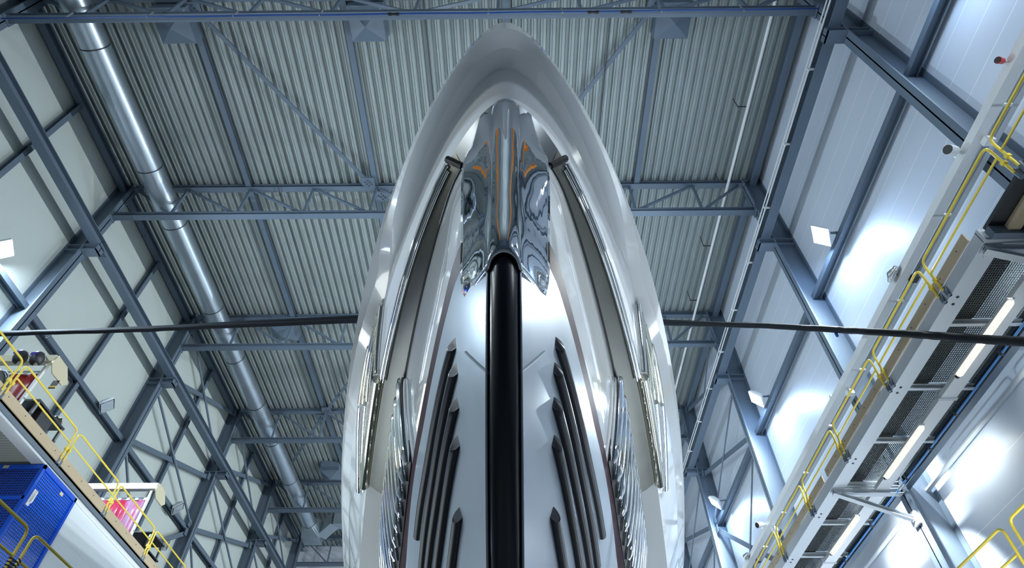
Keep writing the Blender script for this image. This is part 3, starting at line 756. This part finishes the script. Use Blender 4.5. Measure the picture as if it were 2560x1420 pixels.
# small lamps on the tray that wash the columns below it
for k, y in enumerate(YC[:4]):
    l = ['nearest', 'second', 'third', 'fourth'][k]
    t = thing('column_washer_lamp', (7.25, y-.45, 8.45), 'small white lamp under the tray washing the %s right column' % l, 'lamp', 'column washer lamps')
    obj('lamp_body', MB().box(7.16, 7.30, y-.52, y-.40, 8.48, 8.60), 'white', t)
    spot_light('column_wash', (7.05, y-.55, 8.40), (7.56, y, 7.2), 3200, (.95, 1, 1), 62, .8, .05)

# ---- walkway
WY0, WY1 = 5.02, 30.0
t = walk = thing('steel_walkway', (6.9, 12, 6.5), 'right-hand steel walkway with mesh floor, white edge channel and timber toe board', 'walkway')
obj('edge_channel', MB().channel((6.315, WY0, 6.60), (6.315, WY1, 6.60), .27, .20, .02, (0, 0, 1), 1), 'steel_light', t)
obj('wall_channel', MB().channel((7.66, WY0, 6.60), (7.66, WY1, 6.60), .14, .22, .02, (0, 0, 1), -1), 'steel', t)
for a, b in ((5.15, 11.0), (11.2, 17.0), (17.2, 23), (23.2, WY1)):
    obj('toe_board', MB().box(6.145, 6.17, a, b, 6.70, 6.86), 'wood', t)
    bo = MB(); y = a+.25
    while y < b: bo.disc_cyl((6.146, y, 6.78), (-1, 0, 0), .010, .008, 6); y += .5
    obj('toe_board_bolts', bo, 'dark', t)
cb = [5.12+1.5*k for k in range(16)]
for y in cb: obj('cross_beam', MB().channel((6.2, y, 6.60), (7.62, y, 6.60), .06, .10, .012), 'steel_light', t)
def grate(x0, x1, ya, yb, parent):
    m = MB(); x = x0
    while x < x1: m.box(x, x+.006, ya, yb, 6.674, 6.69); x += .036
    y = ya
    while y < yb: m.box(x0, x1, y, y+.006, 6.678, 6.69); y += .045
    return obj('grating_panel', m, 'grating', parent)
for a, b in zip(cb[:12], cb[1:13]): grate(6.21, 7.62, a+.03, b-.03, t)
obj('end_frame', MB().bar((6.18, 5.0, 6.60), (7.7, 5.0, 6.60), .06, .22), 'steel_light', t)
obj('luminaire_tray', MB().box(7.02, 7.28, 5.6, WY1, 6.455, 6.475).box(7.02, 7.03, 5.6, WY1, 6.475, 6.53).box(7.27, 7.28, 5.6, WY1, 6.475, 6.53), 'white', t)
for y in (8.25, 11.25, 14.2, 17.2): obj('tray_hanger', MB().box(6.98, 7.30, y-.03, y+.03, 6.44, 6.54), 'steel_light', t)
bo = MB()
for y in [5.98, 6.12, 7.98, 8.12, 10.05, 10.19, 12.05, 12.19, 14.1, 14.24, 16.1, 16.24]: bo.disc_cyl((6.29, y+.02, 6.499), (0, 0, -1), .022, .006, 10)
obj('bolt_holes', bo, 'black', t)
obj('grating_shade_strip', MB().box(6.62, 6.90, 5.1, WY1, 6.695, 6.71), 'black', t)  # black strip put in for the shadow band seen through the grating
for k, y in enumerate(YC[:4]):
    s_ = ['nearest', 'second', 'third', 'fourth'][k]
    q = thing('knee_brace', (7.0, y, 5.85), ['knee brace of the right walkway beside its near end', 'white knee brace crossing under the right walkway to the glowing column', 'third knee brace under the right walkway, at the lower picture edge', 'farthest knee brace under the right walkway'][k], 'brace', 'knee braces under the right walkway')
    obj('strut', MB().channel((6.2, y, 6.43), (7.5, y, 5.88), .10, .08, .012), 'steel_light', q)
    obj('bearer', MB().hbeam((6.2, y+.02, 6.445), (7.55, y+.02, 6.445), .14, .10, .014), 'steel_light', q)
    obj('foot_plate', MB().box(7.50, 7.545, y-.12, y+.12, 5.75, 6.0), 'steel_light', q)
# blue pipe below the walkway
q = thing('blue_pipe', (7.42, 12, 6.38), 'thin blue pipe clipped below the right walkway', 'pipe')
obj('pipe_run', MB().tube([(7.42, 5.2, 6.42), (7.42, 8.2, 6.40), (7.42, 11.0, 6.41), (7.42, 20, 6.41), (7.42, 27, 6.41)], .017, 10), 'blue_pipe', q, smooth=True)
for y in (7.1, 8.6, 9.6, 10.6, 12.4, 14.0, 16): obj('pipe_clip', MB().box(7.39, 7.45, y-.02, y+.02, 6.38, 6.5), 'dark', q)
obj('valve', MB().tube([(7.42, 10.75, 6.41), (7.42, 10.98, 6.41)], .035, 8).bar((7.42, 10.86, 6.41), (7.34, 10.86, 6.36), .02, .02), 'galv_flat', q)
# fluorescent battens under the tray
def batten(y, label, x=6.99):
    q = thing('fluorescent_batten', (x, y, 6.38), label, 'lamp', 'fluorescent lamps under the right walkway')
    obj('diffuser', MB().tube([(x, y-.8, 6.41), (x, y-.76, 6.41), (x, y+.76, 6.41), (x, y+.8, 6.41)], [.035, .052, .052, .035], 12), 'tube_glow', q, smooth=True)
    obj('housing', MB().box(x-.055, x+.055, y-.82, y+.82, 6.425, 6.455), 'white', q)
    obj('end_clip', MB().box(x-.02, x+.02, y+.8, y+.86, 6.39, 6.44), 'dark', q)
    area_light('batten_light', (7.75, y, 6.25), (8.1, y, 6.0), 1.5, .1, 26, NEUT)
for y, l in zip((6.8, 9.75, 12.85, 15.9), ('cream fluorescent lamp under the right walkway, nearest, crossed by the black cable', 'cream fluorescent lamp under the right walkway, above the white knee brace',
     'cream fluorescent lamp under the right walkway, below the white knee brace', 'cream fluorescent lamp under the right walkway, cut by the lower picture edge')): batten(y, l, 7.0)
# nearer walkway part of bare timber
q = thing('timber_walkway', (6.9, 3.5, 6.7), 'timber-edged walkway section at the right picture edge, before the mesh walkway', 'walkway')
obj('deck_plate', MB().box(6.22, 7.6, 1.0, 4.92, 6.62, 6.68), 'dark', q)
obj('edge_timber', MB().box(6.42, 6.56, 1.0, 4.9, 6.50, 6.61), 'wood', q)
obj('edge_girder', MB().channel((6.68, 1.0, 6.50), (6.68, 4.9, 6.50), .16, .22, .02), 'steel', q)
obj('cross_girder', MB().bar((6.2, 4.88, 6.52), (7.6, 4.88, 6.52), .10, .16), 'steel', q)

# ---- yellow guard rails, one hoop per bay
def rail(x, ya, yb, zt, zm, zb, label, group, foot=True, s=1, r=.019):
    t = thing('guard_rail', (x, (ya+yb)/2, zb), label, 'railing', group)
    obj('hoop', MB().tube(bent([(x, ya, zb), (x, ya, zt), (x, yb, zt), (x, yb, zb)], .11), r, 10), 'yellow', t, smooth=True)
    obj('mid_rail', MB().tube([(x, ya, zm), (x, yb, zm)], r*.85, 10), 'yellow', t, smooth=True)
    if foot:
        for y in (ya, yb):
            obj('post_socket', MB().tube([(x+.03*s, y, zb-.10), (x+.03*s, y, zb+.06)], .036, 12), 'steel', t, smooth=True)
            obj('post_clamp', MB().box(x-.026, x+.026, y-.028, y+.028, zb+.20, zb+.26), 'yellow', t)
g = 'yellow guard rails of the right walkway'
rl2 = ['yellow guard rail at the right edge, cut by the picture beside the bright column', 'yellow guard rail along the near end of the mesh walkway', 'yellow guard rail behind which the shiny clamp lamp hangs', 'yellow guard rail crossed by the black cable, next to the second glowing column',
       'yellow guard rail beside the third knee brace and lower tray', 'yellow guard rail in front of the lowest glowing column', 'yellow guard rail at the lower picture edge of the right walkway', 'yellow guard rail of the right walkway beyond the picture edge']
for (a, b), l in zip(((1.9, 3.93), (4.03, 5.97), (6.11, 7.97), (8.11, 10.04), (10.18, 12.05), (12.19, 14.1), (14.24, 16.1), (16.24, 18.1)), rl2): rail(6.135, a, b, 7.24, 6.97, 6.60, l, g)
# lower platforms with rails, both sides
def low_platform(side):
    x0, x1 = (6.2, 7.4) if side > 0 else (-7.3, -6.25)
    q = thing('low_platform', ((x0+x1)/2, 8, FLOOR), 'low work platform on legs, right side, below the picture' if side > 0 else 'low work platform on legs, left side, below the picture', 'platform')
    obj('platform_deck', MB().box(x0, x1, 4, 12, 3.10, 3.20), 'mid', q)
    for x in (x0+.06, x1-.06):
        for y in (4.1, 8, 11.9): obj('leg', MB().bar((x, y, FLOOR), (x, y, 3.1), .08, .08), 'steel', q)
low_platform(1); low_platform(-1)
rail(6.18, 7.60, 9.6, 3.90, 3.55, 3.15, 'yellow guard rail in the bottom right corner, left of the hoop gap', 'lower right guard rails', False)
rail(6.18, 5.5, 7.42, 3.90, 3.55, 3.15, 'yellow guard rail cut by the right picture edge near the bottom', 'lower right guard rails', False)
rail(-6.22, 7.64, 9.6, 3.90, 3.55, 3.15, 'yellow guard rail in the bottom left corner in front of the white cabin wall', 'lower left guard rails', False)
rail(-6.22, 5.5, 7.50, 3.90, 3.55, 3.15, 'yellow guard rail cut by the left picture edge, in front of the blue box', 'lower left guard rails', False)
q = thing('rail_chain', (-6.22, 7.57, 3.2), 'short dark chain wound round the lower left rail posts', 'chain')
obj('chain_coil', MB().tube([(-6.22+.04*math.cos(i*.9), 7.57+.10*math.sin(i*.9), 3.55-.006*i) for i in range(60)], .008, 5), 'dark', q)

# ---- floodlights on the wall girts
def flood(side, y, z, lit, label, pw=0):
    x = -12.86 if side < 0 else 7.62; s = -side
    t = thing('floodlight', (x, y, z), label, 'floodlight', 'floodlights on the left wall' if side < 0 else 'floodlights on the right wall')
    d = Vector((s*.55, .25, -.55)).normalized(); c = Vector((x+s*.16, y, z-.10))
    sd = d.cross(Vector((0, 0, 1))).normalized(); u = sd.cross(d)
    def ring(off, a, b): p = c+d*off; return [p-sd*a-u*b, p+sd*a-u*b, p+sd*a+u*b, p-sd*a+u*b]
    m = MB(); vs = ring(-.16, .15, .11)+ring(-.04, .27, .20)+ring(.03, .28, .21)
    m.add(vs, [(3, 2, 1, 0)]+[(k+i, k+(i+1) % 4, k+4+(i+1) % 4, k+4+i) for k in (0, 4) for i in range(4)])
    obj('housing', m, 'steel_light', t)
    obj('front_glass', MB().add(ring(.032, .25, .18), [(0, 1, 2, 3)]), 'flood' if lit else 'glass', t)
    obj('bracket', MB().bar((x-s*(.02 if side < 0 else .23), y, z), tuple(c-d*.08), .05, .03), 'steel', t)
    obj('mount_post', MB().bar((-12.9 if side < 0 else 7.86, y, 11.97), (-12.9 if side < 0 else 7.86, y, z+.03), .05, .04), 'steel', t)
    if lit:
        spot_light('flood_beam', c+d*.08, c+d*6+Vector((0, 0, 2.2)), pw, NEUT if side > 0 else SKYB, 165, .8, .12)
        point_light('flood_spill', c+d*.10, pw*.09, BLUE if side > 0 else COOL, .12)
flood(-1, 9.35, 12.25, True, 'lit floodlight at the left picture edge', 6500)
flood(-1, 15.4, 12.10, False, 'unlit rectangular floodlight on the left girt above the first red curtain')
flood(-1, 21.5, 12.05, False, 'unlit rectangular floodlight on the left girt above the pink curtain')
flood(1, 9.1, 12.2, True, 'brightest lit floodlight on the right wall beside the second column', 6500)
flood(1, 15.4, 12.2, True, 'lit floodlight halfway down the right wall beside the third column', 6500)
flood(1, 21.6, 12.2, True, 'lowest lit floodlight on the right wall close to the hull', 6500)
flood(1, 3.0, 12.2, True, 'lit floodlight of the right wall beyond the top right corner', 1700)
flood(1, 28.2, 12.2, True, 'unseen floodlight added on the right wall to light the far roof', 6500)  # added out of view to lift the far end of the roof
flood(1, -3.0, 12.2, True, 'unseen floodlight added on the right wall behind the camera to light the roof', 1300)  # this and the next are added to brighten the roof behind the camera
flood(-1, -2.9, 12.25, True, 'unseen floodlight added on the left wall behind the camera to light the roof', 1300)
flood(-1, 3.2, 12.25, True, 'lit floodlight of the left wall beyond the top left corner', 1700)
setp(obj('wall_conduit', MB().tube([(8.05, 3, 6.46), (8.05, 27, 6.46)], .045, 10), 'steel_light', smooth=True), 'pale conduit along the right wall behind the walkway', 'conduit')
q = thing('bright_work_light', (7.3, 12.3, 4.6), 'white work light glaring at the bottom right behind the glowing column', 'lamp')
obj('lamp_body', MB().box(7.0, 7.9, 12.2, 12.7, 4.62, 4.74), 'white', q)
obj('lamp_glass', MB().box(7.04, 7.86, 12.24, 12.66, 4.605, 4.62), 'flood', q)
spot_light('low_column_wash', (7.0, 10.6, 6.3), (7.56, 11.13, 5.0), 2500, (.95, 1, 1), 70, .8, .05)

# ================================================================== left-hand side: walkway, cabin, blue box, welding booths
t = thing('steel_walkway', (-10.8, 14, 6.7), 'left-hand steel walkway with timber toe board above the white cabin', 'walkway')
obj('edge_channel', MB().channel((-9.08, 2.0, 6.80), (-9.08, WY1, 6.80), .16, .18, .02, (0, 0, 1), -1), 'steel', t)
obj('under_beam', MB().box(-9.27, -9.02, 2.0, WY1, 6.66, 6.71), 'steel_light', t)
obj('toe_board', MB().box(-9.0, -8.975, 2.0, WY1, 6.84, 7.03), 'wood', t)
bo = MB(); y = 7.0
while y < 22: bo.disc_cyl((-8.975, y, 6.95), (1, 0, 0), .010, .008, 6); y += .55
obj('toe_board_bolts', bo, 'dark', t)
cr = MB(); y = 2.0; prof = []
while y < 11.4: prof += [(y, 6.73), (y+.025, 6.73), (y+.04, 6.77), (y+.065, 6.77)]; y += .08
cr.rows([[(-12.6, p[0], p[1]) for p in prof], [(-9.10, p[0], p[1]) for p in prof]])
obj('corrugated_underside', cr, 'corrugated', t)
obj('deck_plate', MB().box(-12.6, -9.0, 2.0, WY1, 6.80, 6.84), 'mid', t)
g = 'yellow guard rails of the left walkway'
for (a, b), l in zip(((4.2, 6.2), (6.3, 8.42), (8.52, 10.52), (10.62, 12.5), (12.6, 14.6), (14.7, 16.7), (16.8, 18.8)), ('yellow guard rail of the left walkway beyond the picture edge', 'yellow guard rail cut by the left picture edge above the toe board', 'yellow guard rail in front of the dark red curtain',
     'yellow guard rail between the two welding booths', 'yellow guard rail in front of the pink curtain', 'yellow guard rail right after the pink curtain', 'yellow guard rail of the left walkway at the lower picture edge')):
    rail(-8.965, a, b, 7.58, 7.28, 6.92, l, g, True, -1)
area_light('under_walkway_fill', (-8.0, 8.6, 3.4), (-9.6, 9.0, 6.7), 2.0, .2, 70, NEUT)  # unseen fill, added to brighten the underside of the left walkway
# white cabin below the walkway
q = thing('site_cabin', (-10.8, 18, FLOOR), 'white panelled cabin under the left walkway', 'cabin')
obj('cabin_shell', MB().box(-12.6, -9.02, 11.58, 28, FLOOR, 6.64), 'cabin', q, bevel=.02)
obj('roof_edge', MB().box(-9.05, -8.99, 11.58, 28, 6.60, 6.66), 'white', q)
# blue perforated hoist enclosure
q = thing('perforated_enclosure', (-10.8, 10.9, FLOOR), 'blue perforated metal enclosure at the near end of the white cabin', 'enclosure')
obj('side_panel', MB().box(-9.03, -9.0, 10.36, 11.52, FLOOR, 6.56), 'perf_x', q)
obj('front_panel', MB().box(-12.5, -9.04, 10.32, 10.35, FLOOR, 6.56), 'perf_y', q)
f = MB()
for y0, y1 in ((10.30, 10.36), (11.5, 11.56)): f.box(-9.04, -8.97, y0, y1, FLOOR, 6.64)
f.box(-9.04, -8.97, 10.3, 11.56, 6.56, 6.64).box(-12.5, -9.0, 10.29, 10.36, 6.56, 6.64).box(-12.5, -9.0, 10.30, 10.36, 5.93, 6.0)
obj('frame', f, 'blue_frame', q)
obj('handle', MB().tube(bent([(-8.99, 10.46, 5.95), (-8.94, 10.46, 5.95), (-8.94, 10.46, 6.16), (-8.99, 10.46, 6.16)], .02), .018, 8).box(-9.0, -8.985, 10.42, 10.50, 5.90, 6.20), 'white', q)
obj('latch_tag', MB().box(-8.995, -8.985, 11.05, 11.15, 6.46, 6.52), 'beige', q)
obj('latch_tag', MB().box(-9.75, -9.65, 10.28, 10.295, 6.56, 6.62), 'beige', q)
# welding booths
def booth(y, mat, zt, label, xw, postx):
    t = thing('welding_booth', (-10.3, y, 6.84), label, 'welding screen', 'welding booths on the left walkway')
    n = 60; rows = []
    for i in range(n+1):
        x = xw+(postx-.05-xw)*i/n; a = .05*math.sin(i*.95)+.02*math.sin(i*2.3)
        rows.append([(x, y+a*(.35+.65*k/4), zt-.28-(zt-.28-6.86)*k/4) for k in range(5)])
    c = obj('curtain', MB().rows(rows), mat, t, smooth=True, angle=80)
    md = c.modifiers.new('thickness', 'SOLIDIFY'); md.thickness = .006
    obj('curtain_rail', MB().tube([(xw, y, zt-.22), (postx, y, zt-.22)], .018, 8), 'galv_flat', t)
    for k in range(12):
        xx = xw+.08+(postx-xw-.16)*k/11; obj('curtain_hook', MB().box(xx-.04, xx+.04, y-.012, y+.012, zt-.29, zt-.22), 'white', t)
    obj('corner_post', MB().bar((postx, y-.02, 6.84), (postx, y-.02, zt), .055, .055, (0, 1, 0)), 'white', t)
    obj('top_beam', MB().box(xw, postx+.12, y-.10, y+.04, zt-.02, zt+.14), 'white' if mat == 'curtain_pink' else 'beige', t)
    px = postx+.13
    obj('end_plate', MB().prism((px, y, zt), (px+.02, y, zt), [(.06, .14), (.12, -.08), (-.04, -.22), (-.42, -.22), (-.55, -.10), (-.28, .14)], (0, 0, 1)), 'beige', t)
    return t
booth(9.36, 'curtain_red', 8.37, 'welding booth with dark red curtain behind the yellow rail at the left edge', -12.4, -9.40)
booth(14.5, 'curtain_pink', 8.58, 'welding booth with pink and red curtain farther along the left walkway', -12.0, -9.42)
def helmet(x, y, z, label, s=1.0):
    t = thing('welding_helmet', (x, y, z), label, 'helmet')
    rows = []
    for i in range(9):
        v = i/8; zz = z+.10-.26*v; r = .115*math.sin(math.pi*(.18+.62*v))**.7
        rows.append([(x+r*math.cos(a), y-.02+r*1.15*math.sin(a), zz) for a in [math.pi*(-1.25+1.5*k/12) for k in range(13)]])
    o = obj('shell', MB().rows(rows), 'dark', t, smooth=True, angle=80)
    md = o.modifiers.new('thickness', 'SOLIDIFY'); md.thickness = .012
    obj('visor', MB().box(x-.07, x+.05, y-.165, y-.145, z-.05, z+.025), 'visor', t, bevel=.008)
    obj('head_band', MB().tube([(x+.10*math.cos(a*.5), y+.03+.11*math.sin(a*.5), z+.06) for a in range(13)], .012, 6), 'mid', t)
helmet(-9.50, 9.16, 8.33, 'dark welding helmet with violet visor hanging on the first booth beam, right one')
helmet(-9.86, 9.16, 8.37, 'dark welding helmet hanging on the first booth beam, left one')
t = thing('caution_flag', (-9.3, 9.5, 8.0), 'small black and yellow flag hanging below the first booth end plate', 'flag')
obj('cloth', MB().box(-9.33, -9.20, 9.62, 9.63, 7.94, 8.14), 'black', t); obj('stripe', MB().box(-9.335, -9.195, 9.615, 9.635, 7.96, 8.0), 'yellow', t)
def bench(x0, x1, y0, y1, zt, label, dark='dark'):
    t = thing('work_bench', ((x0+x1)/2, (y0+y1)/2, 6.84), label, 'bench', 'work benches on the left walkway')
    obj('bench_top', MB().box(x0, x1, y0, y1, zt-.04, zt), dark, t)
    for x in (x0+.04, x1-.04):
        for y in (y0+.04, y1-.04): obj('leg', MB().bar((x, y, 6.84), (x, y, zt-.04), .05, .05), 'mid', t)
    obj('drawer_box', MB().box(x0+.08, x1-.08, y0+.3, y1-.3, zt-.36, zt-.05), 'dark', t)
    obj('shelf', MB().box(x0+.05, x1-.05, y0+.05, y1-.05, 7.02, 7.05), 'mid', t)
bench(-10.0, -9.45, 9.75, 10.75, 7.78, 'dark work bench with blue bottle, just right of the red curtain')
t = thing('spray_bottle', (-9.7, 10.15, 7.78), 'blue and white bottle lying on the first work bench', 'bottle')
obj('bottle_body', MB().tube([(-9.7, 10.05, 7.83), (-9.7, 10.09, 7.83), (-9.7, 10.25, 7.83), (-9.7, 10.29, 7.83)], [.03, .05, .05, .02], 10), 'blue_hose', t, smooth=True)
t = thing('wiping_rag', (-9.6, 10.5, 7.78), 'crumpled white rag on the first work bench', 'rag')
rows = [[(-9.75+.05*j, 10.38+.045*i, 7.80+.05*math.sin(i*1.7+j)*math.cos(j*1.3+i*.6)+.05) for j in range(7)] for i in range(7)]
o = obj('cloth', MB().rows(rows), 'white', t, smooth=True, angle=90); md = o.modifiers.new('thickness', 'SOLIDIFY'); md.thickness = .01
def welder(x, y, label):
    t = thing('welding_machine', (x, y, 6.84), label, 'welding machine', 'welding machines on the left walkway')
    obj('cabinet', MB().box(x-.22, x+.22, y-.3, y+.3, 6.92, 7.6), 'dark', t, bevel=.02)
    obj('control_panel', MB().box(x-.18, x+.18, y-.315, y-.30, 7.3, 7.55), 'mid', t)
    obj('cable_coil', MB().tube([(x+.24+.03*math.sin(i*.3), y+.17*math.cos(i*.55), 7.45+.17*math.sin(i*.55)) for i in range(70)], .016, 6), 'galv_flat', t, smooth=True)
    for sx in (-.16, .16):
        for sy in (-.22, .22): obj('wheel', MB().disc_cyl((x+sx-.02, y+sy, 6.90), (1, 0, 0), .06, .04, 12), 'black', t)
welder(-9.75, 8.75, 'dark welding machine with coiled grey cable in front of the red curtain')
def rack(x, y, h, label):
    t = thing('equipment_rack', (x, y, 6.84), label, 'rack', 'equipment racks on the left walkway')
    for sx in (-.25, .25):
        for sy in (-.35, .35): obj('upright', MB().bar((x+sx, y+sy, 6.84), (x+sx, y+sy, 6.84+h), .05, .05), 'mid', t)
    for zz in (7.1, 6.84+h*.62, 6.84+h): obj('shelf', MB().box(x-.3, x+.3, y-.42, y+.42, zz-.03, zz), 'dark', t)
    obj('dark_unit', MB().box(x-.2, x+.2, y-.28, y+.28, 7.1, 7.1+h*.35), 'black', t)
rack(-10.3, 13.4, .80, 'grey and black equipment rack in front of the pink curtain')
rack(-9.75, 15.75, 1.05, 'black equipment rack just right of the pink curtain')
t = thing('wire_basket', (-9.4, 16.1, 7.8), 'small round wire basket hooked to the black equipment rack', 'basket')
m = MB()
for k in range(6): m.tube([(-9.38+.10*math.cos(a*.52), 16.0+.10*math.sin(a*.52), 7.75+.04*k) for a in range(13)], .006, 5)
for k in range(6): m.tube([(-9.38+.10*math.cos(k*1.05), 16.0+.10*math.sin(k*1.05), 7.75), (-9.38+.10*math.cos(k*1.05), 16.0+.10*math.sin(k*1.05), 7.95)], .006, 5)
obj('basket_wire', m, 'dark', t)
